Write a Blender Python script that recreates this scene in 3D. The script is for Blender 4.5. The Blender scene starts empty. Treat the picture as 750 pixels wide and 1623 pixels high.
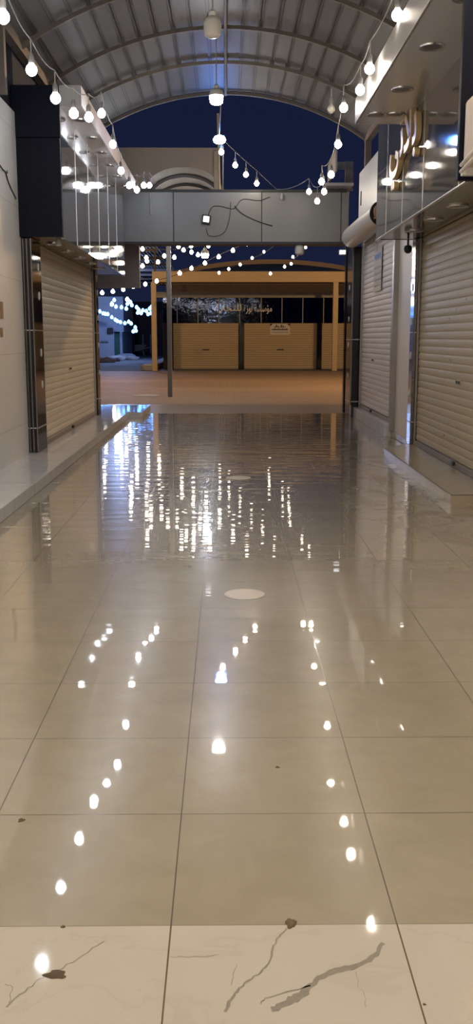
import bpy, bmesh, math, random
from mathutils import Vector, Matrix
random.seed(7)
S = bpy.context.scene
COL = S.collection
PI = math.pi

# ------------------------------------------------------------------ camera
F, VX, VY, H = 1505.0, 358.5, 536.0, 1.531
TH = math.atan((811.5 - VY) / F)
PSI = math.atan((375 - VX) / F * math.cos(TH))
cam = bpy.data.cameras.new('camera')
cam.sensor_fit = 'VERTICAL'; cam.sensor_height = 36.0; cam.sensor_width = 36.0
cam.lens = 36.0 * F / 1623.0
cam.clip_end = 400
co = bpy.data.objects.new('camera', cam); COL.objects.link(co)
co.location = (0, 0, H); co.rotation_euler = (PI / 2 - TH, 0, -PSI)
S.camera = co

def ray(px, py):
    x, y, z = (px - 375) / F, -(py - 811.5) / F, -1.0
    a = PI / 2 - TH; c, s = math.cos(a), math.sin(a)
    y, z = c * y - s * z, s * y + c * z
    c, s = math.cos(-PSI), math.sin(-PSI)
    return c * x - s * y, s * x + c * y, z
def at(px, py, Y):                       # point of the place seen at a pixel, Y metres down the arcade
    r = ray(px, py); k = Y / r[1]
    return Vector((r[0] * k, Y, H + r[2] * k))

# ------------------------------------------------------------------ view
S.view_settings.view_transform = 'Standard'; S.view_settings.look = 'None'
S.view_settings.gamma = 1.0; S.view_settings.exposure = 0.35
S.view_settings.use_curve_mapping = False
S.cycles.use_denoising = True
S.cycles.max_bounces = 8; S.cycles.glossy_bounces = 5; S.cycles.diffuse_bounces = 4
S.cycles.sample_clamp_indirect = 6.0
S.cycles.caustics_reflective = False; S.cycles.caustics_refractive = False

# ------------------------------------------------------------------ materials
def newmat(name):
    m = bpy.data.materials.new(name); m.use_nodes = True
    nt = m.node_tree
    return m, nt, nt.nodes['Principled BSDF']
def N(nt, t, **kw):
    n = nt.nodes.new(t)
    for k, v in kw.items(): setattr(n, k, v)
    return n
def link(nt, a, b): nt.links.new(a, b)
def math_(nt, op, a, b=None, c=None, clamp=False):
    n = N(nt, 'ShaderNodeMath', operation=op); n.use_clamp = clamp
    for i, v in enumerate((a, b, c)):
        if v is None: continue
        if isinstance(v, (int, float)): n.inputs[i].default_value = v
        else: link(nt, v, n.inputs[i])
    return n.outputs[0]
def mix(nt, fac, a, b):
    n = N(nt, 'ShaderNodeMix', data_type='RGBA')
    for i, v in ((0, fac), (6, a), (7, b)):
        if isinstance(v, (int, float)): n.inputs[i].default_value = v
        elif isinstance(v, tuple): n.inputs[i].default_value = (*v, 1)
        else: link(nt, v, n.inputs[i])
    return n.outputs[2]
def noise(nt, scale, detail=3, rough=.55, vec=None, dist=0.0):
    n = N(nt, 'ShaderNodeTexNoise'); n.inputs['Scale'].default_value = scale
    n.inputs['Detail'].default_value = detail; n.inputs['Roughness'].default_value = rough
    n.inputs['Distortion'].default_value = dist
    if vec is not None: link(nt, vec, n.inputs['Vector'])
    return n.outputs['Fac']
def ramp(nt, fac, a, b, ca=(0, 0, 0), cb=(1, 1, 1)):
    n = N(nt, 'ShaderNodeValToRGB'); e = n.color_ramp.elements
    e[0].position = a; e[1].position = b; e[0].color = (*ca, 1); e[1].color = (*cb, 1)
    link(nt, fac, n.inputs[0]); return n.outputs[0]
def pos(nt): return N(nt, 'ShaderNodeNewGeometry').outputs['Position']
def scaled(nt, v, s):
    n = N(nt, 'ShaderNodeVectorMath', operation='MULTIPLY'); link(nt, v, n.inputs[0]); n.inputs[1].default_value = s
    return n.outputs[0]
def bump(nt, b, height, dist=1.0, strength=1.0):
    n = N(nt, 'ShaderNodeBump'); n.inputs['Distance'].default_value = dist; n.inputs['Strength'].default_value = strength
    link(nt, height, n.inputs['Height']); link(nt, n.outputs[0], b.inputs['Normal']); link(nt, n.outputs[0], b.inputs['Coat Normal'])
def plain(name, col, rough=.5, metal=0.0, var=.12, scale=6.0, bumpd=0.0, coat=0.0, ior=1.5):
    m, nt, b = newmat(name)
    p = pos(nt); f = noise(nt, scale, 4, .6, p)
    lo = tuple(c * (1 - var) for c in col); hi = tuple(min(1, c * (1 + var)) for c in col)
    link(nt, mix(nt, f, lo, hi), b.inputs['Base Color'])
    b.inputs['Roughness'].default_value = rough; b.inputs['Metallic'].default_value = metal
    b.inputs['Coat Weight'].default_value = coat; b.inputs['IOR'].default_value = ior
    if bumpd: bump(nt, b, noise(nt, scale * 6, 3, .6, p), bumpd)
    return m
def glow(name, col, strength):
    m, nt, b = newmat(name)
    b.inputs['Base Color'].default_value = (.9, .9, .9, 1)
    b.inputs['Emission Color'].default_value = (*col, 1); b.inputs['Emission Strength'].default_value = strength
    b.inputs['Roughness'].default_value = .3
    return m

def tile_floor():
    m, nt, b = newmat('polished beige porcelain tiles')
    p = pos(nt); sx = N(nt, 'ShaderNodeSeparateXYZ'); link(nt, p, sx.inputs[0]); X, Y = sx.outputs[0], sx.outputs[1]
    u = math_(nt, 'DIVIDE', math_(nt, 'ADD', X, 60.149), .6); v = math_(nt, 'DIVIDE', math_(nt, 'ADD', Y, 60 - 2.279), .6)
    fu = math_(nt, 'FRACT', u); fv = math_(nt, 'FRACT', v)
    du = math_(nt, 'ABSOLUTE', math_(nt, 'SUBTRACT', fu, .5)); dv = math_(nt, 'ABSOLUTE', math_(nt, 'SUBTRACT', fv, .5))
    edge = math_(nt, 'MAXIMUM', du, dv)
    grout = math_(nt, 'GREATER_THAN', edge, .4968)
    cell = N(nt, 'ShaderNodeCombineXYZ'); link(nt, math_(nt, 'FLOOR', u), cell.inputs[0]); link(nt, math_(nt, 'FLOOR', v), cell.inputs[1])
    wn = N(nt, 'ShaderNodeTexWhiteNoise', noise_dimensions='3D'); link(nt, cell.outputs[0], wn.inputs['Vector'])
    ws = N(nt, 'ShaderNodeSeparateXYZ'); link(nt, wn.outputs['Color'], ws.inputs[0])
    n1 = noise(nt, 5, 5, .65, p, .6); n2 = noise(nt, 38, 3, .6, p)
    base = mix(nt, ramp(nt, n1, .3, .75), (.345, .302, .224), (.41, .362, .275))
    base = mix(nt, math_(nt, 'MULTIPLY', ramp(nt, n2, .66, .74), .25), base, (.50, .42, .31))
    base = mix(nt, math_(nt, 'MULTIPLY', ws.outputs[0], .25), base, (.33, .28, .21))
    # dried mud and drag marks near the step of the far-side shops
    mx = math_(nt, 'MULTIPLY', ramp(nt, X, .0, 1.0), 1.0)
    mr = N(nt, 'ShaderNodeMapRange'); link(nt, X, mr.inputs[0]); mr.inputs[1].default_value = .75; mr.inputs[2].default_value = 1.9
    my = N(nt, 'ShaderNodeMapRange'); link(nt, Y, my.inputs[0]); my.inputs[1].default_value = 5.4; my.inputs[2].default_value = 8.0
    my2 = N(nt, 'ShaderNodeMapRange'); link(nt, Y, my2.inputs[0]); my2.inputs[1].default_value = 15.5; my2.inputs[2].default_value = 12.0
    zone = math_(nt, 'MULTIPLY', math_(nt, 'MULTIPLY', mr.outputs[0], my.outputs[0]), my2.outputs[0])
    mud = ramp(nt, noise(nt, 1.7, 6, .7, scaled(nt, p, (1, .6, 1)), 1.6), .47, .58)
    mudf = math_(nt, 'MULTIPLY', zone, mud)
    base = mix(nt, math_(nt, 'MULTIPLY', mudf, .8), base, (.20, .145, .085))
    base = mix(nt, grout, base, (.10, .075, .05))
    link(nt, base, b.inputs['Base Color'])
    r = math_(nt, 'ADD', math_(nt, 'MULTIPLY', ramp(nt, noise(nt, 2.2, 4, .6, p), .35, .8), .035), .012)
    r = math_(nt, 'ADD', r, math_(nt, 'MULTIPLY', mudf, .16)); r = math_(nt, 'ADD', r, math_(nt, 'MULTIPLY', grout, .12))
    link(nt, r, b.inputs['Coat Roughness']); b.inputs['Coat Weight'].default_value = 1.0; b.inputs['Coat IOR'].default_value = 1.5; b.inputs['Specular IOR Level'].default_value = .45; b.inputs['IOR'].default_value = 1.5
    link(nt, math_(nt, 'ADD', .20, math_(nt, 'MULTIPLY', r, 1.2)), b.inputs['Roughness'])
    # standing water film: low ripples lying across the arcade, plus tiles that are not quite level
    wet = N(nt, 'ShaderNodeMapRange'); wet.interpolation_type = 'SMOOTHSTEP'; link(nt, Y, wet.inputs[0])
    wet.inputs[1].default_value = 4.0; wet.inputs[2].default_value = 10.0; wet.inputs[3].default_value = .08
    wob = noise(nt, 1.0, 2, .5, scaled(nt, p, (.55, 1.1, 1)))
    ph = math_(nt, 'ADD', math_(nt, 'MULTIPLY', Y, 2 * PI / .31), math_(nt, 'MULTIPLY', wob, 16.0))
    h1 = math_(nt, 'MULTIPLY', math_(nt, 'SINE', ph), .00042)
    ph2 = math_(nt, 'ADD', math_(nt, 'MULTIPLY', Y, 2 * PI / .105), math_(nt, 'MULTIPLY', noise(nt, 1.6, 2, .5, scaled(nt, p, (.8, 1, 1))), 22.0))
    h2 = math_(nt, 'MULTIPLY', math_(nt, 'SINE', ph2), .00013)
    h3 = math_(nt, 'MULTIPLY', noise(nt, 2.4, 2, .5, scaled(nt, p, (.6, 1.5, 1))), .0006)
    h = math_(nt, 'MULTIPLY', math_(nt, 'ADD', math_(nt, 'ADD', h1, h2), h3), wet.outputs[0])
    tilt = math_(nt, 'MULTIPLY', math_(nt, 'MULTIPLY', math_(nt, 'SUBTRACT', fv, .5), math_(nt, 'SUBTRACT', ws.outputs[1], .5)), .0024)
    h = math_(nt, 'ADD', h, tilt)
    h = math_(nt, 'SUBTRACT', h, math_(nt, 'MULTIPLY', grout, .0006))
    bump(nt, b, h, 1.0)
    return m

def marble(name, base_c=(.62, .57, .50), vein=(.30, .28, .25), rough=.06, tile=None, amt=.5):
    m, nt, b = newmat(name)
    p = pos(nt)
    d = noise(nt, 1.1, 5, .6, p, 1.8)
    v = math_(nt, 'ABSOLUTE', math_(nt, 'SUBTRACT', d, .5))
    vf = ramp(nt, v, .0, .018, (1, 1, 1), (0, 0, 0))
    c = mix(nt, noise(nt, 3, 4, .6, p), tuple(x * .93 for x in base_c), tuple(min(1, x * 1.05) for x in base_c))
    c = mix(nt, math_(nt, 'MULTIPLY', vf, amt), c, vein)
    if tile:
        sx = N(nt, 'ShaderNodeSeparateXYZ'); link(nt, p, sx.inputs[0])
        for ax, per, off in tile:
            f = math_(nt, 'FRACT', math_(nt, 'DIVIDE', math_(nt, 'ADD', sx.outputs[ax], 60 + off), per))
            g = math_(nt, 'GREATER_THAN', math_(nt, 'ABSOLUTE', math_(nt, 'SUBTRACT', f, .5)), .5 - .0022 / per)
            c = mix(nt, g, c, (.16, .12, .08))
    link(nt, c, b.inputs['Base Color']); b.inputs['Roughness'].default_value = rough
    bump(nt, b, noise(nt, 2.5, 2, .5, p), .0012)
    return m

def plaza_mat():
    m, nt, b = newmat('sand coloured interlocking paving')
    p = pos(nt); br = N(nt, 'ShaderNodeTexBrick'); link(nt, p, br.inputs['Vector'])
    br.inputs['Scale'].default_value = 1.0; br.inputs['Brick Width'].default_value = .42; br.inputs['Row Height'].default_value = .21
    br.inputs['Mortar Size'].default_value = .008
    br.inputs['Color1'].default_value = (.36, .27, .19, 1); br.inputs['Color2'].default_value = (.30, .22, .15, 1); br.inputs['Mortar'].default_value = (.16, .12, .08, 1)
    c = mix(nt, ramp(nt, noise(nt, .22, 4, .6, scaled(nt, p, (.5, 1.2, 1))), .35, .7), br.outputs['Color'], (.42, .31, .21))
    link(nt, c, b.inputs['Base Color']); b.inputs['Roughness'].default_value = .6
    return m

def shutter_mat(name, col, spots):
    m, nt, b = newmat(name)
    p = pos(nt)
    c = mix(nt, noise(nt, 2.0, 4, .6, scaled(nt, p, (1, .6, 3))), tuple(x * .86 for x in col), tuple(min(1, x * 1.08) for x in col))
    s = ramp(nt, noise(nt, 9, 4, .7, scaled(nt, p, (1, .55, 2.2))), .655, .70)
    c = mix(nt, math_(nt, 'MULTIPLY', s, spots), c, tuple(x * .22 for x in col))
    link(nt, c, b.inputs['Base Color']); b.inputs['Roughness'].default_value = .45; b.inputs['Metallic'].default_value = .0; b.inputs['Specular IOR Level'].default_value = .35
    return m

def wall_mat(name, col, jz=None, dirt=.25):
    m, nt, b = newmat(name)
    p = pos(nt); sx = N(nt, 'ShaderNodeSeparateXYZ'); link(nt, p, sx.inputs[0])
    c = mix(nt, noise(nt, 1.3, 5, .6, p), tuple(x * .93 for x in col), tuple(min(1, x * 1.04) for x in col))
    st = ramp(nt, noise(nt, 2.3, 5, .7, scaled(nt, p, (1, 2.2, .35))), .58, .75)
    c = mix(nt, math_(nt, 'MULTIPLY', st, dirt), c, tuple(x * .55 for x in col))
    if jz:
        f = math_(nt, 'FRACT', math_(nt, 'DIVIDE', math_(nt, 'ADD', sx.outputs[2], jz[1]), jz[0]))
        g = math_(nt, 'LESS_THAN', f, .006 / jz[0]); c = mix(nt, math_(nt, 'MULTIPLY', g, .5), c, tuple(x * .4 for x in col))
    link(nt, c, b.inputs['Base Color']); b.inputs['Roughness'].default_value = .45
    bump(nt, b, noise(nt, 40, 3, .6, p), .0008)
    return m

def clad_mat(name, col, rough, wave=.0008, metal=1.0, scale=1.6):
    m, nt, b = newmat(name)
    p = pos(nt)
    b.inputs['Base Color'].default_value = (*col, 1); b.inputs['Metallic'].default_value = metal
    link(nt, math_(nt, 'ADD', math_(nt, 'MULTIPLY', noise(nt, 5, 3, .6, p), .04), rough), b.inputs['Roughness'])
    if wave: bump(nt, b, noise(nt, scale, 2, .5, p), wave)
    return m

M = {}
M['tile'] = tile_floor()
M['edge'] = plain('dark grouted tile edge', (.13, .105, .08), .6, var=.3, scale=20)
M['border'] = marble('white veined marble tiles', (.56, .515, .45), (.34, .31, .26), .05, [(0, .6, .149)], .16)
M['ledge'] = marble('white polished ledge marble', (.74, .745, .76), (.4, .4, .4), .05, [(1, .9, 0)], .2)
M['step'] = marble('beige dusty step marble', (.42, .355, .265), (.3, .24, .17), .16, [(1, .9, .35)], .35)
M['vein'] = plain('grey marble vein', (.30, .275, .235), .08, var=.2, scale=30)
M['hole'] = plain('broken tile cement', (.10, .075, .045), .9, var=.4, scale=40)
M['plaza'] = plaza_mat()
M['strip'] = marble('grey paving slabs', (.36, .33, .29), (.22, .2, .18), .28, [(0, .6, .1), (1, .6, .2)], .2)
M['asphalt'] = plain('grey asphalt', (.16, .16, .17), .75, var=.25, scale=3)
M['wallL'] = wall_mat('white glazed wall panels', (.80, .78, .76), (.85, .35))
M['wallR'] = wall_mat('off white painted pier', (.78, .74, .70), None, .2)
M['shutL'] = shutter_mat('cream painted shutter slats', (.68, .61, .48), .25)
M['shutR'] = shutter_mat('tan weathered shutter slats', (.54, .46, .33), .9)
M['shutW'] = shutter_mat('pale grey shutter slats', (.70, .66, .65), .4)
M['rail'] = plain('shutter bottom rail', (.30, .27, .23), .45, .4)
M['guide'] = plain('aluminium guide channel', (.42, .40, .38), .35, .8)
M['dark'] = plain('dark slot', (.02, .02, .02), .6)
M['granite'] = plain('polished black granite', (.018, .018, .022), .06, 0, .5, 60)
M['chrome'] = clad_mat('mirror steel strip', (.30, .30, .32), .06, .0006)
M['clad'] = clad_mat('dark mirror composite cladding', (.22, .22, .228), .03, .00025, .62)
M['navy'] = plain('black blue composite panel', (.006, .0075, .016), .5, 0, .15, 2)
M['navy'].node_tree.nodes['Principled BSDF'].inputs['Specular IOR Level'].default_value = .12
M['seam'] = plain('bright aluminium seam', (.72, .70, .68), .3, .7)
M['canopy'] = plain('satin silver canopy panel', (.36, .355, .35), .4, 0, .05, 2)
M['soffit'] = clad_mat('satin silver soffit', (.82, .82, .83), .2, .0005, .6)
M['soffitdark'] = clad_mat('bronze mirror soffit', (.22, .20, .18), .09, .003)
M['lightring'] = plain('brushed downlight ring', (.62, .62, .62), .25, .9)
M['lens'] = plain('unlit downlight lens', (.12, .12, .12), .25)
M['roof'] = plain('grey ribbed roof sheet', (.122, .118, .116), .5, .1, .15, 2.0)
M['seamroof'] = plain('roof sheet seam', (.055, .052, .05), .5, .1)
M['steel'] = plain('beige painted roof steel', (.165, .145, .122), .5, .1, .15, 4)
M['beam'] = plain('grey composite beam panel', (.25, .25, .24), .42, .05, .08, 1.2)
M['joint'] = plain('black panel joint', (.04, .04, .04), .6)
M['white'] = plain('white enamel', (.78, .77, .75), .4, 0, .05)
M['roll'] = plain('white sheet metal cover', (.70, .67, .63), .4, .1, .08, 4)
M['rust'] = plain('old spring and cloth', (.30, .19, .11), .7, 0, .4, 20)
M['cable'] = plain('pale electric cable', (.42, .41, .39), .5)
M['greycable'] = plain('grey electric cable', (.20, .195, .19), .5)
M['blackcable'] = plain('black electric cable', (.03, .03, .03), .5)
M['black'] = plain('black plastic', (.02, .02, .022), .4)
M['socket'] = plain('grey lamp socket', (.24, .24, .24), .45)
M['gold'] = plain('gold painted letter metal', (.72, .52, .26), .35, .1, .08, 8)
M['goldface'] = plain('pale gold letter face', (.85, .68, .50), .30, .1, .05, 8)
M['beige'] = plain('beige painted steel', (.52, .41, .25), .5, 0, .08, 3)
M['door'] = plain('beige shutter of far shops', (.42, .345, .225), .5, 0, .06, 2)
M['farclad'] = clad_mat('glossy black shop fascia', (.030, .036, .055), .04, .0032, 1.0, 5.0)
M['fartrim'] = plain('grey parapet trim', (.30, .29, .28), .5)
M['awning'] = plain('brown awning cloth', (.16, .12, .09), .8, 0, .2)
M['farletter'] = plain('silver sign letters', (.9, .9, .88), .35, 0)
M['paper'] = plain('white notice paper', (.60, .58, .55), .7)
M['ink'] = plain('black printing', (.02, .02, .02), .7)
M['bluepaper'] = plain('blue printing', (.10, .24, .62), .6)
M['ac'] = plain('beige sheet metal', (.52, .42, .33), .45, 0, .06, 3)
M['farwhite'] = plain('white far wall', (.55, .57, .60), .7)
M['fardark'] = plain('dark far wall', (.05, .05, .065), .8)
M['green'] = plain('green painted door', (.03, .14, .09), .5)
M['stone'] = plain('grey rubble stone', (.34, .34, .36), .85, 0, .2, 4)
M['pebble'] = plain('brown pebble', (.14, .095, .055), .7, 0, .35, 60)
M['leaf'] = plain('dry brown leaf', (.12, .075, .035), .8)
M['cover'] = plain('pale drain cover', (.62, .55, .46), .22, .1, .08, 12)
M['gable'] = plain('beige gable sheet', (.46, .36, .25), .6, 0, .06, 3)
M['cool'] = glow('lit cool white bulb', (.88, .92, 1.0), 50)
M['warm'] = glow('lit warm white bulb', (1.0, .89, .74), 48)
M['farwarm'] = glow('lit warm far bulb', (1.0, .86, .68), 26)
M['farblue'] = glow('lit blue white far bulb', (.10, .32, 1.0), 8)
M['lamp'] = glow('lit white lamp', (1.0, .93, .84), 105)
M['farlamp'] = glow('lit dazzling lamp', (.80, .90, 1.0), 130)
M['bluelamp'] = glow('lit blue lamp', (.10, .30, 1.0), 60)
M['bluecore'] = glow('lit pale blue lens', (.75, .88, 1.0), 60)
M['off'] = plain('unlit opal lamp', (.70, .66, .60), .3, 0, .03)
M['screen'] = glow('lit small lens', (.9, .93, 1.0), 1.6)

# ------------------------------------------------------------------ mesh helpers
ROOT = {}
class MB:
    def __init__(s): s.v = []; s.f = []; s.mi = []; s.cur = 0
    def add(s, vs, fs):
        o = len(s.v); s.v += [Vector(v) for v in vs]
        for f in fs: s.f.append([i + o for i in f]); s.mi.append(s.cur)
        return s
    def box(s, x0, x1, y0, y1, z0, z1, bev=0.0):
        x0, x1 = sorted((x0, x1)); y0, y1 = sorted((y0, y1)); z0, z1 = sorted((z0, z1))
        if bev <= 0:
            vs = [(x, y, z) for x in (x0, x1) for y in (y0, y1) for z in (z0, z1)]
            return s.add(vs, [(0, 1, 3, 2), (4, 6, 7, 5), (0, 4, 5, 1), (2, 3, 7, 6), (0, 2, 6, 4), (1, 5, 7, 3)])
        bm = bmesh.new(); bmesh.ops.create_cube(bm, size=1)
        for v in bm.verts:
            v.co = ((x0 + x1) / 2 + v.co.x * (x1 - x0), (y0 + y1) / 2 + v.co.y * (y1 - y0), (z0 + z1) / 2 + v.co.z * (z1 - z0))
        bmesh.ops.bevel(bm, geom=bm.edges[:], offset=bev, segments=2, affect='EDGES', profile=.5)
        return s.bm(bm)
    def bm(s, bm, mat=None):
        bm.verts.index_update()
        vs = [(mat @ v.co) if mat else v.co.copy() for v in bm.verts]; fs = [[v.index for v in f.verts] for f in bm.faces]
        bm.free(); return s.add(vs, fs)
    def prism(s, pts, axis, a, b):               # outline in the other two axes, extruded from a to b
        n = len(pts)
        def P(p, t): return {0: (t, p[0], p[1]), 1: (p[0], t, p[1]), 2: (p[0], p[1], t)}[axis]
        vs = [P(p, a) for p in pts] + [P(p, b) for p in pts]
        fs = [list(range(n))[::-1], list(range(n, 2 * n))] + [(i, (i + 1) % n, n + (i + 1) % n, n + i) for i in range(n)]
        return s.add(vs, fs)
    def tube(s, path, r, n=8, caps=True):
        path = [Vector(p) for p in path]; rs = r if isinstance(r, (list, tuple)) else [r] * len(path)
        rings = []; up = None
        for i, p in enumerate(path):
            t = (path[min(i + 1, len(path) - 1)] - path[max(i - 1, 0)])
            if t.length < 1e-9: t = Vector((0, 0, 1))
            t.normalize()
            if up is None or abs(up.dot(t)) > .95: up = Vector((0, 0, 1)) if abs(t.z) < .9 else Vector((1, 0, 0))
            a = t.cross(up).normalized(); b2 = a.cross(t).normalized(); up = b2
            rings.append([p + (a * math.cos(2 * PI * k / n) + b2 * math.sin(2 * PI * k / n)) * rs[i] for k in range(n)])
        vs = [v for R in rings for v in R]; fs = []
        for i in range(len(rings) - 1):
            for k in range(n): fs.append((i * n + k, i * n + (k + 1) % n, (i + 1) * n + (k + 1) % n, (i + 1) * n + k))
        if caps: fs += [list(range(n))[::-1], list(range((len(rings) - 1) * n, len(rings) * n))]
        return s.add(vs, fs)
    def lathe(s, prof, c, n=20, mat=None):       # prof: (r, z) about a vertical axis through c
        c = Vector(c); vs = []; fs = []
        for (r, z) in prof:
            for k in range(n):
                q = Vector((r * math.cos(2 * PI * k / n), r * math.sin(2 * PI * k / n), z)); vs.append(c + (mat @ q if mat else q))
        for i in range(len(prof) - 1):
            for k in range(n): fs.append((i * n + k, i * n + (k + 1) % n, (i + 1) * n + (k + 1) % n, (i + 1) * n + k))
        fs += [list(range(n))[::-1], list(range((len(prof) - 1) * n, len(prof) * n))]
        return s.add(vs, fs)
    def build(s, name, mats, parent=None, smooth=False):
        me = bpy.data.meshes.new(name)
        off = ROOT.get(parent.name, Vector((0, 0, 0))) if parent else Vector((0, 0, 0))
        me.from_pydata([v - off for v in s.v], [], s.f)
        mats = mats if isinstance(mats, (list, tuple)) else [mats]
        for m in mats: me.materials.append(m)
        for p, i in zip(me.polygons, s.mi): p.material_index = i; p.use_smooth = smooth
        bm = bmesh.new(); bm.from_mesh(me); bmesh.ops.recalc_face_normals(bm, faces=bm.faces[:]); bm.to_mesh(me); bm.free()
        if smooth: me.set_sharp_from_angle(angle=R(40))
        o = bpy.data.objects.new(name, me); COL.objects.link(o)
        if parent: o.parent = parent; ROOT[o.name] = off
        return o
def R(d): return d * PI / 180
def tag(o, label, cat, group=None, kind=None):
    o['label'] = label; o['category'] = cat
    if group: o['group'] = group
    if kind: o['kind'] = kind
    return o
def root(name, loc, label, cat, group=None):
    e = bpy.data.objects.new(name, None); COL.objects.link(e); e.location = loc; e.empty_display_size = .1
    ROOT[e.name] = Vector(loc); return tag(e, label, cat, group)
def struct(o, label=None):
    o['kind'] = 'structure'
    if label: o['label'] = label
    return o
def text_mesh(name, body, size, depth, mats, mat4, parent, fit=None, fat=0.0):
    c = bpy.data.curves.new('lettering', 'FONT'); c.body = body; c.size = size; c.extrude = depth / 2; c.offset = fat
    c.align_x = 'CENTER'; c.align_y = 'CENTER'; c.resolution_u = 4
    t = bpy.data.objects.new('lettering_source', c); COL.objects.link(t)
    dg = bpy.context.evaluated_depsgraph_get()
    me = bpy.data.meshes.new_from_object(t.evaluated_get(dg)); me.name = name
    bpy.data.objects.remove(t); bpy.data.curves.remove(c)
    off = ROOT.get(parent.name, Vector((0, 0, 0))) if parent else Vector((0, 0, 0))
    if fit:
        lo = [min(v.co[i] for v in me.vertices) for i in range(2)]; hi = [max(v.co[i] for v in me.vertices) for i in range(2)]
        for v in me.vertices:
            for i in range(2): v.co[i] = (v.co[i] - (lo[i] + hi[i]) / 2) * fit[i] / (hi[i] - lo[i])
    for v in me.vertices: v.co = mat4 @ v.co - off
    me.materials.clear()
    for m in mats: me.materials.append(m)
    if len(mats) > 1:
        ax = (mat4.to_3x3() @ Vector((0, 0, 1))).normalized()
        for p in me.polygons: p.material_index = 1 if abs(p.normal.dot(ax)) > .9 else 0
    o = bpy.data.objects.new(name, me); COL.objects.link(o)
    if parent: o.parent = parent; ROOT[o.name] = off
    return o

# ------------------------------------------------------------------ the setting: ground
YB = 2.279
struct(MB().box(-2.6, 2.75, YB, 19.7, -.12, 0).build('floor', M['tile']), 'glossy wet beige porcelain tile floor of the arcade')
struct(MB().box(-2.6, 2.75, -7, YB - .6, -.12, 0).build('floor', M['tile']), 'beige porcelain tile floor at the arcade entrance')
b = MB().box(-2.6, 2.75, YB - .6, YB, -.12, 0)
b.cur = 1
def vein(pts, w0, w1):                           # flat stain lying in the marble, one side ragged
    n = len(pts); L = []; Rr = []
    for i, (px, py) in enumerate(pts):
        g = ray(px, py); k = -H / g[2]; p = Vector((g[0] * k, g[1] * k, .0006))
        q = ray(*pts[min(i + 1, n - 1)]); q0 = ray(*pts[max(i - 1, 0)])
        d = Vector((q[0] / q[2] - q0[0] / q0[2], q[1] / q[2] - q0[1] / q0[2], 0)).normalized(); nrm = Vector((-d.y, d.x, 0))
        w = (w0 + (w1 - w0) * i / (n - 1)) * (.7 + .6 * random.random())
        L.append(p + nrm * w); Rr.append(p - nrm * w)
    b.add(L + Rr, [(i, i + 1, n + i + 1, n + i) for i in range(n - 1)])
def fine(pts, per=4):
    out = []
    for (a, c) in zip(pts, pts[1:]):
        for k in range(per):
            t = k / per; j = 0 if k == 0 else 2.2
            out.append((a[0] + (c[0] - a[0]) * t + random.uniform(-j, j), a[1] + (c[1] - a[1]) * t + random.uniform(-j, j)))
    return out + [pts[-1]]
vein(fine([(457, 1471), (443, 1485), (432, 1505), (426, 1527), (410, 1545), (388, 1558), (372, 1575), (362, 1592), (356, 1604)]), .0015, .004)
vein(fine([(608, 1495), (597, 1513), (572, 1528), (540, 1537), (512, 1548), (492, 1562), (478, 1577), (458, 1589), (430, 1600)]), .006, .011)
vein(fine([(492, 1562), (455, 1572), (420, 1582), (414, 1592)]), .002, .0012)
vein(fine([(270, 1516), (300, 1518), (330, 1516), (347, 1513)]), .001, .0006)
vein(fine([(366, 1562), (369, 1545), (376, 1528)]), .0008, .0006)
vein(fine([(565, 1540), (567, 1560), (578, 1580), (580, 1597)]), .0007, .0005)
vein(fine([(165, 1492), (130, 1515), (100, 1535), (62, 1552), (40, 1572), (10, 1597)]), .0012, .0022)
vein(fine([(8, 1560), (20, 1565), (14, 1590)]), .001, .001)
struct(b.build('trim_1', [M['border'], M['vein']]), 'white marble border strip with grey veins across the floor')
struct(MB().box(-3.2, 3.2, 19.7, 22.6, -.12, -.01).build('paving_strip', M['strip']), 'grey slab strip between the tiles and the plaza')
struct(MB().box(-40, 40, 22.6, 45.6, -.12, -.012).build('plaza_paving', M['plaza']), 'sandy brick plaza under orange light')
struct(MB().box(-60, 60, 45.6, 130, -.14, -.02).build('asphalt_road', M['asphalt']), 'grey road beyond the plaza')

# white ledge before the cream shutter, its far landing, and the dusty step opposite
struct(MB().box(-2.5, -1.9, 3.0, 18.7, 0, .12, .006).build('marble_ledge', M['ledge']), 'long white marble ledge in front of the cream shutter')
struct(MB().box(-3.6, -1.65, 18.74, 20.8, -.01, .1, .006).build('marble_landing', M['ledge']), 'white marble landing past the end of the long ledge')
st = MB().prism([(2.09, 8.68), (2.6, 8.68), (2.6, 13.0), (2.44, 13.0), (2.09, 12.5)], 2, 0, .1)
sto = struct(st.build('marble_step', M['step']), 'dusty beige marble step in front of the tan shutter')
struct(MB().tube([(2.09, 12.5, .098), (2.09, 8.68, .098), (2.59, 8.68, .098)], .005, 6).build('edge_joint', M['edge'], sto))
struct(MB().box(2.5, 2.75, 14.95, 18.7, 0, .2, .006).build('shutter_sill', M['ledge']), 'white marble sill under the pale grey shutter')
struct(MB().box(2.6, 2.75, 13.1, 14.95, 0, .09, .01).build('baseboard_pier', M['step']), 'dirty skirting at the foot of the white pier')

# walls
struct(MB().box(-2.75, -2.46, -7, 11.82, 0, 4.12).build('wall_left', M['wallL']), 'white panelled wall at the near end')
struct(MB().box(-2.75, -2.48, 11.82, 18.1, 0, 4.9).build('wall_behind', M['fardark']), 'dark wall behind the cream shutter')
struct(MB().box(2.6, 2.9, -7, 13.0, 0, 4.3).build('wall_right', M['wallR']), 'painted wall behind the tan shutter')
struct(MB().box(2.64, 2.95, 13.0, 15.0, 0, 4.3).build('wall_pier', M['wallR']), 'white painted pier between the two shutters')
struct(MB().box(2.72, 2.95, 15.0, 19.5, 0, 4.3).build('wall_far', M['wallR']), 'painted wall behind the pale grey shutter')
struct(MB().box(-2.9, 2.9, -7.2, -7, 0, 5).build('wall_back', M['wallR']), 'painted wall at the arcade entrance')

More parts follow.
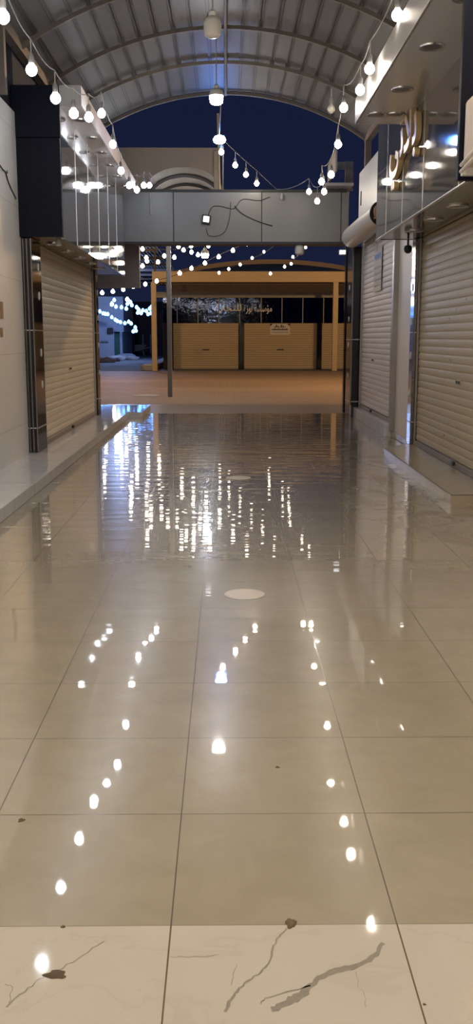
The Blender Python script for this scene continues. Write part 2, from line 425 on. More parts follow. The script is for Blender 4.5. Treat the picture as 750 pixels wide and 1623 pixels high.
# ------------------------------------------------------------------ vaulted roof
RY0, RY1, RC, RS, RZ = -7.0, 17.0, 2.4, 4.9, 5.63
RR = 4.30; CZ = RZ - RR
A0 = math.asin(RC / RR)
b = MB(); n = 22; NV = 240
bm_pts = []
for i in range(n + 1):                           # sheet with a raised seam between every two pans
    a = -A0 + 2 * A0 * i / n; bm_pts.append((RR * math.sin(a), CZ + RR * math.cos(a)))
outer = [(x * (RR + .02) / RR, CZ + (z - CZ) * (RR + .02) / RR) for x, z in bm_pts]
b.prism(bm_pts + outer[::-1], 1, RY0, RY1)
roof = struct(b.build('ceiling', M['roof'], smooth=True), 'grey barrel vault roof of ribbed sheets')
b = MB()
for i in range(1, n):
    a = -A0 + 2 * A0 * i / n
    for da in (-.0042, .0042):
        a2 = a + da
        x, z = (RR - .001) * math.sin(a2), CZ + (RR - .001) * math.cos(a2)
        tx, tz = math.cos(a2) * .0075, -math.sin(a2) * .0075; nx, nz = -math.sin(a2) * .022, -math.cos(a2) * .022
        b.prism([(x - tx, z - tz), (x + tx, z + tz), (x + tx + nx, z + tz + nz), (x - tx + nx, z - tz + nz)], 1, RY0, RY1)
struct(b.build('sheet_seam', M['seamroof'], roof))
def arch_rib(Y, w=.045, d=.05, R0=RR - .024):
    b = MB(); m_ = 32; vs = []; fs = []
    for i in range(m_ + 1):
        a = -A0 + 2 * A0 * i / m_
        for (r, y) in ((R0, Y - w / 2), (R0, Y + w / 2), (R0 - d, Y + w / 2), (R0 - d, Y - w / 2)):
            vs.append((r * math.sin(a), y, CZ + r * math.cos(a)))
    for i in range(m_):
        for k in range(4): fs.append((i * 4 + k, i * 4 + (k + 1) % 4, i * 4 + 4 + (k + 1) % 4, i * 4 + 4 + k))
    fs += [(0, 1, 2, 3), (m_ * 4 + 3, m_ * 4 + 2, m_ * 4 + 1, m_ * 4)]
    b.add(vs, fs); return b
for Y in (16.97, 15.15, 13.53, 11.85, 10.15, 8.45, 6.75, 5.05, 3.35, 1.65, 0, -1.7, -3.4, -5.1):
    struct(arch_rib(Y).build('rib', M['steel'], roof, True))
for sx in (-1, 1):
    struct(MB().box(sx * 2.36, sx * 2.46, RY0, RY1, 4.80, 4.92).build('edge_beam', M['steel'], roof))
    for Y in (10.9, 16.9):
        struct(MB().box(sx * 2.36, sx * 2.46, Y - .05, Y + .05, (4.12 if Y < 11 else 4.3) if sx < 0 else 4.3, 4.82).build('roof_post', M['steel'], roof))
struct(MB().tube([(0, RY0, RZ - .07), (0, RY1, RZ - .07)], .02, 8).build('ridge_pipe', M['steel'], roof))

# ------------------------------------------------------------------ roller shutters
def shutter(name, label, X, y0, y1, z0, z1, face, mat, lock_y, group='roller shutters along the arcade', pitch=.09, stub=None):
    """face = -1: slats look toward -X, +1: toward +X"""
    r = root(name, (X, (y0 + y1) / 2, z0), label, 'roller shutter', group)
    b = MB(); prof = [(0, z0 + .07)]
    z = z0 + .07
    while z < z1 - .01:
        for (t, d) in ((.05, .003), (.12, .0065), (.40, .009), (.70, .008), (.88, .005), (.91, .0), (.99, .0)):
            prof.append((d, min(z + t * pitch, z1)))
        z += pitch
    vs = []
    for (d, zz) in prof: vs += [(X + face * d, y0, zz), (X + face * d, y1, zz)]
    nn = len(prof)
    for (d, zz) in prof: vs += [(X - face * .02, y0, zz), (X - face * .02, y1, zz)]
    fs = [(2 * i, 2 * i + 1, 2 * i + 3, 2 * i + 2) for i in range(nn - 1)] + [(2 * nn, 2 * nn + 1, 2 * nn + 2 * (nn - 1) + 1, 2 * nn + 2 * (nn - 1))]
    b.add(vs, fs); b.build('curtain', mat, r)
    rl = MB().box(X - .02, X + face * .03, y0, y1, z0, z0 + .07, .006).build('bottom_rail', M['rail'], r)
    MB().box(X + face * .03, X + face * .06, lock_y - .06, lock_y + .06, z0 + .03, z0 + .075, .005).build('hasp', M['black'], rl)
    zl = z0 + .95
    lk = MB().box(X + face * .012, X + face * .027, lock_y - .10, lock_y + .10, zl - .025, zl + .025, .004).build('lock_plate', mat, r)
    MB().box(X + face * .027, X + face * .034, lock_y - .085, lock_y - .035, zl - .016, zl + .016).build('lock_slot', M['dark'], lk)
    MB().box(X + face * .027, X + face * .034, lock_y + .02, lock_y + .075, zl - .016, zl + .016).build('lock_slot', M['dark'], lk)
    for (ya, yb) in ((y0 - .05, y0 + .005), (y1 - .005, y1 + .05)):
        MB().box(X - .02, X + face * .04, ya, yb, z0, z1).build('guide', M['guide'], r)
    return r
shutter('roller_shutter', 'cream slatted roller shutter above the long white ledge', -2.44, 12.5, 17.66, .12, 2.72, 1, M['shutL'], 14.9)
shutter('roller_shutter', 'weathered tan roller shutter under the gold lettering', 2.585, 9.05, 12.83, .1, 2.82, -1, M['shutR'], 10.55)
shutter('roller_shutter', 'pale grey roller shutter with a paper notice beside the white pier', 2.62, 15.05, 18.55, .2, 3.32, -1, M['shutW'], 17.0)
# vertical frame between pale shutter and pier
tag(MB().box(2.56, 2.68, 14.86, 15.0, .09, 3.4, .006).build('frame_post', M['guide']), 'grey steel frame post between the pale shutter and the white pier', 'post')
# paper notice stuck on the pale shutter
nt_ = root('paper_notice', (2.59, 17.0, 2.7), 'small white and blue paper notice stuck high on the pale grey shutter', 'notice')
y0, y1 = 16.25, 17.1
MB().box(2.588, 2.592, y0, y1, 2.32, 3.05).build('sheet', M['paper'], nt_)
b = MB()
for k in range(9): b.box(2.585, 2.588, y0 + .1 + k * .075, y0 + .1 + k * .075 + .045, 2.84 + .02 * (k % 3), 2.95 - .015 * (k % 2))
b.build('blue_heading', M['bluepaper'], nt_)
b = MB()
for r_ in range(4):
    for k in range(10): b.box(2.585, 2.588, y0 + .06 + k * .075, y0 + .06 + k * .075 + .05, 2.70 - r_ * .1, 2.715 - r_ * .1 + .012 * ((k * 7 + r_) % 3))
b.build('small_print', M['fartrim'], nt_)

# ------------------------------------------------------------------ pilasters
def pilaster(label, x0, x1, y0, y1, z1, face, strips, ovals, mat, ys, z0=0.0):
    r = root('pilaster', ((x0 + x1) / 2, (y0 + y1) / 2, z0), label, 'pilaster')
    MB().box(x0, x1, y0, y1, z0, z1, .005).build('slab', mat, r)
    MB().box(x0 - .004, x1 + .004, y0 - .004, y1 + .004, z0 + .30, z0 + .315).build('joint_strip', M['seam'], r)
    MB().box(x0 - .004, x1 + .004, y0 - .004, y1 + .004, z0 + 1.5, z0 + 1.512).build('joint_strip', M['seam'], r)
    xf = x1 if face > 0 else x0
    for (xa, xb) in strips: MB().box(xa, xb, y0 - .012, y0, z0, z1).build('steel_strip', M['chrome'], r)
    for z in ovals:
        c = Vector((xf + face * .004, ys, z)); mt = Matrix.Rotation(PI / 2, 3, 'Y') @ Matrix.Diagonal((1.7, .8, 1))
        MB().lathe([(.03, -.006), (.03, .004), (.022, .008)], c, 14, mt).build('white_oval', M['white'], r, True)  # small raised white oval on the pilaster face
    return r
pilaster('black granite pilaster with steel strips at the near jamb of the cream shutter', -2.47, -2.345, 11.86, 12.42, 2.72, 1, [(-2.455, -2.44), (-2.41, -2.395), (-2.36, -2.346)], [.95, 1.35, 2.05, 2.4], M['granite'], 12.22, .12)
pilaster('slim black granite pilaster at the far jamb of the cream shutter', -2.47, -2.36, 17.72, 17.98, 2.72, 1, [(-2.375, -2.361)], [.9, 1.4, 1.9, 2.35], M['granite'], 17.85, .12)
pilaster('mirror steel pilaster between the white pier and the tan shutter', 2.50, 2.62, 12.90, 13.12, 2.82, -1, [(2.50, 2.512), (2.585, 2.60)], [.8, 1.3, 1.75, 2.2], M['chrome'], 13.0, .1)
pilaster('dark pilaster with steel edge at the far end of the pale shutter', 2.42, 2.62, 18.68, 19.4, 3.25, -1, [(2.42, 2.445)], [.8, 1.4, 1.9, 2.5], M['granite'], 19.05, 0)

# ------------------------------------------------------------------ cladding fascias and canopies
def downlights(par, pts, z, r=.11):
    for (x, y) in pts:
        d = MB().lathe([(r * .72, -.004), (r, -.012), (r * 1.03, -.004), (r * 1.03, .004)], (x, y, z), 24).build('downlight', M['lightring'], par, True)
        MB().lathe([(r * .7, -.006), (r * .7, .002)], (x, y, z), 24).build('lens', M['lens'], d)
fl = root('shop_fascia', (-2.2, 11.75, 2.72), 'dark mirror-clad fascia box with black end above the cream shutter', 'fascia')
XL = -1.94
MB().box(-2.47, XL - .006, 11.75, 11.79, 2.72, 3.84, .004).build('end_panel', M['navy'], fl)
MB().box(-2.50, XL + .004, 11.74, 11.79, 3.845, 4.42, .004).build('end_panel', M['navy'], fl)
ys = [11.79, 12.85, 14.0, 15.1, 16.3, 17.5, 18.75]
for a, c in zip(ys, ys[1:]):
    MB().box(XL - .03, XL, a + .006, c - .006, 2.72, 4.2).build('cladding_panel', M['clad'], fl)
for y in ys[1:-1]: MB().box(XL - .02, XL + .004, y - .007, y + .007, 2.72, 4.2).build('seam_strip', M['seam'], fl)
MB().box(XL - .03, XL + .006, 11.79, 18.75, 2.70, 2.722).build('bottom_trim', M['clad'], fl)
so = MB().box(-2.46, XL - .03, 11.8, 18.75, 2.725, 2.745).build('soffit', M['soffitdark'], fl)
downlights(so, [(-2.2, y) for y in (12.6, 13.7, 14.8, 15.9, 17.0)], 2.722, .10)
MB().box(-2.46, XL, 18.72, 18.76, 2.72, 4.2).build('end_panel', M['clad'], fl)
cl = root('canopy', (-1.8, 11.75, 4.2), 'silver canopy strip along the top of the black-ended fascia', 'canopy')
XC = -1.68
MB().box(XC - .02, XC, 11.75, 18.75, 4.2, 4.42, .004).build('lip', M['canopy'], cl)
MB().box(XL, XC - .02, 11.75, 11.77, 4.2, 4.42, .003).build('end_cap', M['canopy'], cl)
MB().box(XL, XC - .02, 11.77, 18.75, 4.40, 4.42).build('top_sheet', M['canopy'], cl)
so = MB().box(XL, XC - .02, 11.77, 18.75, 4.2, 4.215).build('soffit', M['soffit'], cl)
downlights(so, [(-1.81, y) for y in (12.5, 13.55, 14.6, 15.65, 16.7, 17.75)], 4.199, .075)

fr = root('shop_fascia', (2.2, 9.0, 2.82), 'dark mirror-clad fascia carrying the gold lettering', 'fascia')
XR = 2.0
ys = [6.66, 8.5, 10.05, 11.2, 12.3, 13.1]
for a, c in zip(ys, ys[1:]):
    MB().box(XR, XR + .03, a + .006, c - .006, 2.82, 4.45).build('cladding_panel', M['clad'], fr)
for y in ys[1:-1]: MB().box(XR - .004, XR + .02, y - .007, y + .007, 2.82, 4.45).build('seam_strip', M['seam'], fr)
MB().box(XR - .006, XR + .03, 6.66, 13.1, 2.812, 2.822).build('bottom_trim', M['seam'], fr)
so = MB().box(XR + .03, 2.6, 6.66, 13.1, 2.825, 2.845).build('soffit', M['soffitdark'], fr)
downlights(so, [(2.3, y) for y in (7.6, 8.7, 9.8, 10.9, 12.0)], 2.822, .11)
MB().box(XR + .03, 2.62, 13.07, 13.1, 2.82, 4.45).build('end_panel', M['clad'], fr)
tag(MB().box(at(729, 200, 6.56).x, 2.59, 6.56, 6.62, 2.56, 4.6, .004).build('end_board', M['navy']), 'black end board of the lettered fascia behind the air conditioner', 'board')
cr = root('canopy', (1.7, 9, 3.89), 'silver canopy over the gold lettering with round downlights', 'canopy')
XK = 1.45
MB().box(XK, XK + .02, 6.7, 11.24, 3.89, 4.16, .004).build('lip', M['canopy'], cr)
MB().box(XK + .02, XR, 11.22, 11.24, 3.89, 4.16, .003).build('end_cap', M['canopy'], cr)
MB().box(XK + .02, XR, 6.7, 11.22, 4.14, 4.16).build('top_sheet', M['canopy'], cr)
so = MB().box(XK + .02, XR, 6.7, 11.22, 3.89, 3.905).build('soffit', M['soffit'], cr)
downlights(so, [(1.70, 8.35), (1.70, 9.7), (1.62, 10.75), (1.82, 10.75), (1.7, 7.2)], 3.889, .105)

# gold letters standing out from the fascia
sg = root('shop_sign', (1.96, 10.1, 3.5), 'raised gold Arabic lettering fixed to the dark mirror fascia', 'sign')
mt = Matrix.Translation((1.965, 10.98, 3.62)) @ Matrix(((0, 0, -1, 0), (-1, 0, 0, 0), (0, 1, 0, 0), (0, 0, 0, 1)))
text_mesh('lettering', '\uFEF2\uFE97\uFEFC\uFE91', 1.0, .055, [M['gold'], M['goldface']], mt, sg, fit=(1.62, .80), fat=.018)

# white blank sign box and roller housing over the pale shutter
bx = root('sign_box', (2.45, 15.2, 3.5), 'blank white sign box above the white roller housing', 'sign box')
MB().box(2.30, 2.62, 13.25, 17.1, 3.58, 4.32, .01).build('box', M['white'], bx)
MB().box(2.292, 2.30, 16.75, 16.85, 3.75, 3.98).build('slot', M['dark'], bx)
rh = root('roller_housing', (2.45, 17, 3.42), 'white round roller housing with open end over the pale grey shutter', 'roller housing')
ax = Matrix.Rotation(-PI / 2, 3, 'X')
pr = []
for i in range(9): a = PI / 2 * i / 8; pr.append((.19 * math.cos(a) + .001, 3.55 + .06 * math.sin(a)))
MB().lathe([(.17, 0), (.19, 0)] + [(r_, z) for r_, z in pr], (2.40, 15.15, 3.42), 28, ax).build('tube', M['roll'], rh, True)
b = MB().lathe([(.172, -.004), (.186, -.012), (.192, -.004), (.192, .01)], (2.40, 15.15, 3.42), 28, ax); b.build('end_ring', M['black'], rh, True)
MB().lathe([(.13, -.03), (.14, -.01), (.10, .0)], (2.40, 15.13, 3.44), 18, ax).build('spring_drum', M['rust'], rh, True)
MB().box(2.27, 2.53, 15.09, 15.12, 3.33, 3.36).build('bracket', M['rust'], rh)
MB().tube([(2.33, 15.1, 3.33), (2.34, 15.1, 3.1), (2.33, 15.1, 2.85)], .004, 6).build('pull_cord', M['cable'], rh)
# small floodlight beside housing end
p = at(543, 400, 19.2)
sp = root('floodlight', p, 'small white floodlight on the dark far pilaster below the housing', 'floodlight')
MB().box(p.x - .07, p.x + .07, p.y - .03, p.y + .03, p.z - .05, p.z + .05, .008).build('case', M['white'], sp)
MB().box(p.x - .055, p.x + .055, p.y - .036, p.y - .03, p.z - .035, p.z + .035).build('lens', M['screen'], sp)

# camera dome under the mirror fascia, by the white pier
cd = root('security_camera', (2.42, 12.98, 2.7), 'black security camera hanging beneath the dark fascia by the white pier', 'camera')
MB().lathe([(.02, .0), (.045, .02), (.055, .055), (.05, .09), (.03, .105)], (2.42, 13.02, 2.64), 16).build('dome', M['black'], cd, True)
MB().tube([(2.42, 13.02, 2.74), (2.42, 13.02, 2.822)], .014, 8).build('stem', M['black'], cd)

# air conditioner in front of the black end panel
ac = root('air_conditioner', (2.0, 6.2, 2.66), 'beige air conditioner unit hung before the black fascia end', 'air conditioner')
XA = at(736, 200, 6.5).x
MB().box(XA, 2.35, 5.55, 6.5, at(736, 268, 6.5).z, at(736, 160, 6.5).z, .025).build('case', M['ac'], ac)
b = MB()
for k in range(2): b.tube([(XA - .01, 5.55, 2.66 + k * .05), (XA - .03, 6.0, 2.62 + k * .05), (XA - .015, 6.48, 2.60 + k * .04)], .012, 6)
b.build('drain_pipe', M['roll'], ac, True)
MB().box(XA - .01, 2.59, 6.44, 6.5, 2.575, at(736, 268, 6.5).z).build('bracket', M['white'], ac)
MB().box(XA - .01, 2.59, 5.6, 5.66, 2.575, at(736, 268, 6.5).z).build('bracket', M['white'], ac)

# white spot lamp under the black fascia end, cable and marks on the near wall
p = at(93, 384, 12.1)
sp = root('spotlight', p, 'small white spotlight under the mirror soffit by the black granite pilaster', 'spotlight')
MB().lathe([(.022, -.045), (.038, -.03), (.03, .02), (.014, .045)], p, 14).build('head', M['white'], sp, True)
MB().tube([p + Vector((0, 0, .04)), Vector((p.x, p.y, 2.722))], .010, 8).build('stem', M['white'], sp)
Xw = -2.452
def onwall(px, py):
    r_ = ray(px, py); k = Xw / r_[0]; return Vector((Xw, r_[1] * k, H + r_[2] * k))
tag(MB().tube([onwall(*q) for q in ((0, 262), (4, 268), (9, 273), (12, 285), (17, 298), (22, 308), (25, 315))], .008, 6).tube([onwall(9, 273), onwall(12, 274), onwall(11, 271)], .007, 6).build('cable', M['blackcable']), 'black cable sagging across the white near wall', 'cable')
p1, p2 = onwall(3, 490), onwall(3, 527)
tag(MB().box(Xw - .008, Xw + .004, p1.y - .06, p1.y + .05, p1.z - .10, p1.z + .08, .003).build('wall_plate', M['rust']), 'brown corroded plate on the white near wall, upper of the two', 'plate')
tag(MB().box(Xw - .008, Xw + .004, p2.y - .05, p2.y + .04, p2.z - .05, p2.z + .05, .003).build('wall_plate', M['rust']), 'brown corroded plate on the white near wall, lower of the two', 'plate')

# ------------------------------------------------------------------ grey beam across the end
YBM = 19.85
bt, bb = at(400, 303, YBM).z, at(400, 385, YBM).z
xs = [-2.62, at(275, 340, YBM).x, at(415, 340, YBM).x, at(541, 340, YBM).x]
gb = root('sign_beam', (0, YBM, bb), 'grey panelled beam spanning the arcade end with loose wires on it', 'beam')
for a, c in zip(xs, xs[1:]): MB().box(a + .008, c - .008, YBM, YBM + .04, bb + .02, bt - .02, .004).build('panel', M['beam'], gb)
MB().box(xs[-1] + .006, at(553, 340, YBM).x, YBM + .02, YBM + .36, bb, bt, .004).build('end_panel', M['beam'], gb)
MB().box(xs[0], xs[-1], YBM + .03, YBM + .36, bb + .01, bt - .01).build('core', M['joint'], gb)
MB().box(xs[0], xs[-1] + .1, YBM - .02, YBM + .38, bb - .03, bb + .02).build('bottom_trim', M['joint'], gb)
MB().box(xs[0], xs[-1] + .1, YBM - .02, YBM + .38, bt - .02, bt + .03).build('top_trim', M['joint'], gb)
# end posts carrying the beam
tag(MB().box(2.44, 2.56, YBM + .05, YBM + .25, 0, bb - .02, .006).build('beam_post', M['granite']), 'dark post under the end of the grey beam by the far pilaster', 'post')
tag(MB().box(-2.6, -2.18, YBM + .1, YBM + .3, .1, bb - .02, .006).build('beam_post', M['canopy']), 'pale steel-clad post under the grey beam past the mirror fascia', 'post') if False else None
pc = at(212, 400, 21.5)
tag(MB().box(-3.2, pc.x + .13, 21.4, 21.6, 2.62, bb + .2, .01).build('steel_column', M['fartrim']), 'pale steel-clad column end hanging behind the far end of the mirror fascia', 'column')
Yw = YBM - .012
def wire(name, pts, r_=.008, mat='blackcable', label=None, cat='wire', sag=0, Y=Yw):
    P = [at(x, y, Y) for x, y in pts]
    return tag(MB().tube(smooth(P), r_, 6).build(name, M[mat], None, True), label, cat)
def smooth(P, k=6):
    out = []
    for i in range(len(P) - 1):
        p0, p1, p2, p3 = P[max(i - 1, 0)], P[i], P[i + 1], P[min(i + 2, len(P) - 1)]
        for j in range(k):
            t = j / k
            out.append(.5 * ((2 * p1) + (p2 - p0) * t + (2 * p0 - 5 * p1 + 4 * p2 - p3) * t * t + (3 * p1 - p0 - 3 * p2 + p3) * t ** 3))
    return out + [P[-1]]
wire('loose_wire', [(330, 342), (337, 328), (350, 327), (362, 330), (372, 330), (385, 316), (410, 318), (428, 312)], .007, label='loose wire draped along the middle of the grey beam', cat='wire')
wire('loose_wire', [(372, 326), (383, 338), (400, 347), (418, 354), (432, 358)], .009, label='thick loose cable slanting down the grey beam to its second joint', cat='wire')
wire('loose_wire', [(366, 320), (364, 345), (357, 366), (345, 374), (331, 373), (327, 362)], .006, label='loop of wire hanging below the small floodlight on the beam', cat='wire')
tag(MB().tube([at(238, 306, Yw - .01), at(239, 340, Yw - .01)], .018, 8).build('conduit', M['cable']), 'short vertical conduit on the grey beam', 'conduit')
p = at(327, 348, Yw - .03)
fdl = root('floodlight', p, 'small black floodlight with pale lens on the grey beam', 'floodlight')
m3 = Matrix.Rotation(R(8), 4, 'Y')
bmx = MB().box(-.09, .09, -.03, .03, -.09, .09, .01); bmx.v = [m3 @ v + p for v in bmx.v]; bmx.build('case', M['black'], fdl)
bmx = MB().box(-.058, .058, -.036, -.03, -.05, .062); bmx.v = [m3 @ v + p for v in bmx.v]; bmx.build('lens', M['screen'], fdl)
p = at(447, 311, Yw - .02)
tag(MB().lathe([(.02, -.07), (.035, -.05), (.03, .02), (.02, .05)], p, 12).build('lamp_holder', M['cable'], None, True), 'small empty lamp holder near the top edge of the grey beam', 'lamp holder')

# canopy corner standing beyond the beam's end, over the right-hand shops
kc = root('canopy_corner', (2.3, 19.3, bt), 'pale corner of another canopy standing on the beam end', 'canopy')
pA, pB = at(514, 265, 19.8), at(528, 236, 18.3)
MB().prism([(19.8, bt + .15), (18.4, bt + .15), (18.4, at(528, 236, 18.4).z), (19.8, at(514, 262, 19.8).z)], 0, 2.03, 2.06).build('lip', M['canopy'], kc)
zt = at(540, 258, 20.1).z
MB().box(2.10, 2.56, 20.0, 20.04, bt + .45, zt, .004).build('end_panel', M['beam'], kc)
MB().box(2.40, 2.56, 19.95, 20.0, bt + .03, zt).build('end_panel', M['beam'], kc)
MB().box(1.95, 2.5, 19.4, 20.1, bt + .04, bt + .10, .01).build('shelf', M['canopy'], kc)

# barrel canopy behind the beam, beige gable
vc = root('barrel_canopy', (-1.5, 21, bt), 'small barrel canopy with beige gable rising behind the grey beam', 'canopy')
YG = 20.6
zt = at(280, 234, YG).z; zb = bt - .25
xa, xb = -2.75, at(346, 260, YG).x
cx, rw = at(290, 290, YG).x, .86
za = at(290, 264, YG).z
arc = [(cx + rw * math.cos(PI - PI * i / 16), (za - .62) + .62 * math.sin(PI * i / 16)) for i in range(17)]
# gable sheet with an arched opening: two sides and the head
MB().prism([(xa, zb), (cx - rw, zb), (cx - rw, za - .62)] + arc[1:9] + [(cx, zt), (xa, zt)], 1, YG, YG + .05).prism([(xb, zb), (xb, zt), (cx, zt)] + arc[8:16] + [(cx + rw, za - .62), (cx + rw, zb)], 1, YG, YG + .05).build('gable', M['gable'], vc)
out = [(cx + (rw + .03) * math.cos(PI - PI * i / 16), (za - .62) + .65 * math.sin(PI * i / 16)) for i in range(17)]
MB().prism(arc + out[::-1], 1, YG + .05, 26.5).build('vault_sheet', M['roof'], vc, True)
for Y in (21.6, 22.8, 24.2, 25.9):
    inn = [(cx + (rw - .07) * math.cos(PI - PI * i / 16), (za - .62) + .56 * math.sin(PI * i / 16)) for i in range(17)]
    MB().prism(arc + inn[::-1], 1, Y - .03, Y + .03).build('rib', M['fartrim'], vc, True)
MB().box(xb - .09, xb + .03, YG - .06, YG + .08, zb, at(345, 240, YG).z, .006).build('corner_post', M['beige'], vc)
# mast on the plaza
zp = at(268, 383, 25.6).z
tag(MB().box(-1.56, -1.44, 25.54, 25.66, -.012, zp + .6, .008).build('mast_pole', M['fartrim']), 'slender grey steel pole standing on the plaza paving', 'pole')

# ------------------------------------------------------------------ hanging lamps down the middle
def lamp(px, py, Y, label, lit, ztop):
    p = at(px, py, Y)
    r = root('hanging_lamp', p, label, 'lamp', 'large lamps hung along the ridge')
    mat = {'on': M['lamp'], 'off': M['off'], 'far': M['farlamp']}[lit]
    MB().lathe([(.02, -.115), (.06, -.11), (.085, -.09), (.092, -.05), (.092, .03), (.08, .065), (.05, .085), (.04, .09)], p, 20).build('bulb', mat, r, True)
    if lit != 'off': MB().lathe([(.097, -.002), (.099, .032), (.086, .070), (.055, .090), (.045, .092)], p, 20).build('housing', M['white'], r, True)
    MB().lathe([(.042, .085), (.042, .13), (.02, .15)], p, 14).build('socket', M['white'], r, True)
    MB().tube([p + Vector((0, 0, .15)), Vector((p.x, p.y, ztop))], .009, 6).build('stem', M['cable'], r)
    return r
lamp(337, 41, 10.55, 'unlit opal lamp hanging under the roof ridge', 'off', 5.58)
lamp(343, 152, 14.05, 'large lit white lamp under the last bays of the vault', 'on', 5.58)
lamp(475, 395, 19.95, 'unlit white lamp hanging below the grey beam', 'off', bb - .02)
lamp(325, 402, 25.3, 'large dazzling lamp among the bulbs just below the grey beam', 'far', 4.6)
p = at(348, 221, 17.6)
bl = root('blue_spotlight', p, 'blue glowing spotlight hung beyond the roof edge', 'spotlight')
MB().lathe([(.04, -.06), (.10, -.05), (.115, 0), (.085, .05), (.03, .07)], p, 20).build('housing', M['bluelamp'], bl, True)
MB().lathe([(.03, -.072), (.06, -.068), (.06, -.05)], p, 16).build('lens', M['bluecore'], bl, True)
MB().tube([p + Vector((0, 0, .07)), Vector((p.x + .03, 16.97, 5.52))], .008, 6).tube([p + Vector((.03, 0, .05)), Vector((p.x + .06, 18.6, 5.0)), Vector((p.x + .05, YBM, bt + .02))], .012, 6).build('hanger', M['cable'], bl)
tp = at(348, 262, YBM + .2)
tag(MB().tube([Vector((tp.x, YBM + .2, bt)), Vector((tp.x - .03, YBM + .2, at(345, 180, YBM + .2).z))], .022, 8).build('mast_pole', M['beige']), 'thin post rising from the grey beam behind the blue spotlight', 'pole')

# ------------------------------------------------------------------ string lights
ORD = ['first', 'second', 'third', 'fourth', 'fifth', 'sixth', 'seventh', 'eighth', 'ninth', 'tenth', 'eleventh', 'twelfth', 'thirteenth']
def bulb_proto(mat, r_=.047):
    r = root('string_light_bulb', (0, 0, 0), 'bulb', 'light bulb')
    MB().lathe([(.012, -r_), (r_ * .55, -r_ * .86), (r_ * .9, -r_ * .45), (r_, 0), (r_ * .88, r_ * .48), (r_ * .6, r_ * .82), (r_ * .42, r_ * 1.05), (r_ * .4, r_ * 1.15)], (0, 0, 0), 16).build('globe', mat, r, True)
    MB().lathe([(.018, r_ * 1.05), (.025, r_ * 1.1), (.025, r_ * 2.3), (.014, r_ * 2.8)], (0, 0, 0), 10).build('socket', M['socket'], r, True)
    MB().tube([(0, 0, r_ * 2.8), (0, 0, r_ * 2.8 + .10)], .005, 5).build('lead', M['cable'], r)
    return r
def put(proto, first, p, label, group, sc=1.0):
    if first: o = proto
    else:
        o = proto.copy(); COL.objects.link(o)
        for ch in proto.children: c = ch.copy(); COL.objects.link(c); c.parent = o
    o.location = p; o.scale = (sc, sc, sc); o['label'] = label; o['group'] = group
    return o
def string(pts, proto, lab, grp, cordlab, ends=(None, None), sag=.10, used=0, mats=None):
    P = [at(x, y, Y) for x, y, Y in pts]
    for i, p in enumerate(P): put(proto, used == 0 and i == 0, p, lab.format(ORD[i]), grp)
    W = [p + Vector((0, 0, .245)) for p in P]
    if ends[0] is not None: W = [ends[0]] + W
    if ends[1] is not None: W = W + [ends[1]]
    path = []
    for a, c in zip(W, W[1:]):
        for k in range(6):
            t = k / 6; path.append(a.lerp(c, t) - Vector((0, 0, sag * 4 * t * (1 - t) * min(1, (c - a).length / 2))))
    path.append(W[-1])
    tag(MB().tube(path, .0055, 6).build('electric_cable', M['greycable'], None, True), cordlab, 'cord')
cool = bulb_proto(M['cool']); warm = bulb_proto(M['warm'])
L = [(5, 27, 7.4), (50, 111, 8.5), (88, 156, 9.4), (117, 180, 10.25), (141, 186, 10.95), (161, 180, 11.95), (179, 229, 13.2), (192, 271, 14.6), (205, 294, 15.8), (217, 301, 16.8), (228, 294, 17.9), (237, 294, 18.9)]
string(L, cool, 'lit white bulb on the string past the black fascia end, {} from its near end', 'bulbs strung past the black fascia end', 'cord of the white bulbs along the black-ended fascia', (Vector((-1.55, 6.2, 4.3)), at(262, 302, YBM)))
Rp = [(630, 24, 8.55), (586, 109, 9.5), (571, 143, 10.2), (545, 171, 11.4), (536, 229, 12.85), (525, 277, 14.3), (510, 288, 15.4), (514, 304, 16.6), (503, 319, 17.6), (490, 304, 18.7)]
string(Rp, warm, 'lit warm bulb on the string along the lettered canopy, {} from its near end', 'bulbs strung along the lettered canopy', 'cord of the warm bulbs along the lettered canopy', (Vector((1.42, 7.2, 4.45)), at(440, 300, YBM)))
p = at(525, 173, 11.9)
un = bulb_proto(M['off']); put(un, True, p, 'unlit white bulb by the far corner of the lettered canopy', 'unlit bulbs', 1.0)
Cp = [(351, 241, 17.9), (373, 262, 18.4), (390, 277, 18.9), (407, 291, 19.4)]
string(Cp, warm, 'lit bulb on the short cord below the blue spotlight, {} down', 'bulbs below the blue spotlight', 'short cord sagging from the blue spotlight to the grey beam', (at(349, 224, 17.75), at(440, 301, YBM)), used=1, sag=.02)

# dense strings over the plaza, seen below the beam
def far_bulb(name, mat, r_):
    b = MB().lathe([(.02, -r_), (r_ * .6, -r_ * .82), (r_ * .95, -r_ * .35), (r_, .0), (r_ * .85, r_ * .5), (r_ * .5, r_ * .95), (r_ * .3, r_ * 1.2), (r_ * .1, r_ * 1.3)], (0, 0, 0), 12)
    return b.build(name, mat, None, True)
fb = None; fcount = 0
def far_string(pts, mat, label, group, cord, r_=.058, zref=3.9, sagged=True):
    global fb
    proto = far_bulb('string_light_bulb', mat, r_); first = True; Ps = []
    for (zx, zy) in pts:
        px, py = zx, zy
        Y = min(73.0, max(22.0, (zref - H) * F / max(20, (VY - py)) * 1.0))
        p = at(px, py, Y)
        o = proto if first else proto.copy()
        if not first: COL.objects.link(o)
        first = False
        o.location = p; s_ = max(.8, min(2.3, Y / 30)); o.scale = (s_, s_, s_)
        tag(o, label, 'light bulb', group); Ps.append(p + Vector((0, 0, r_ * 1.3 * s_)))
    return Ps
def z6(l): return [(150 + x / 1.829, 380 + y / 1.829) for x, y in l]
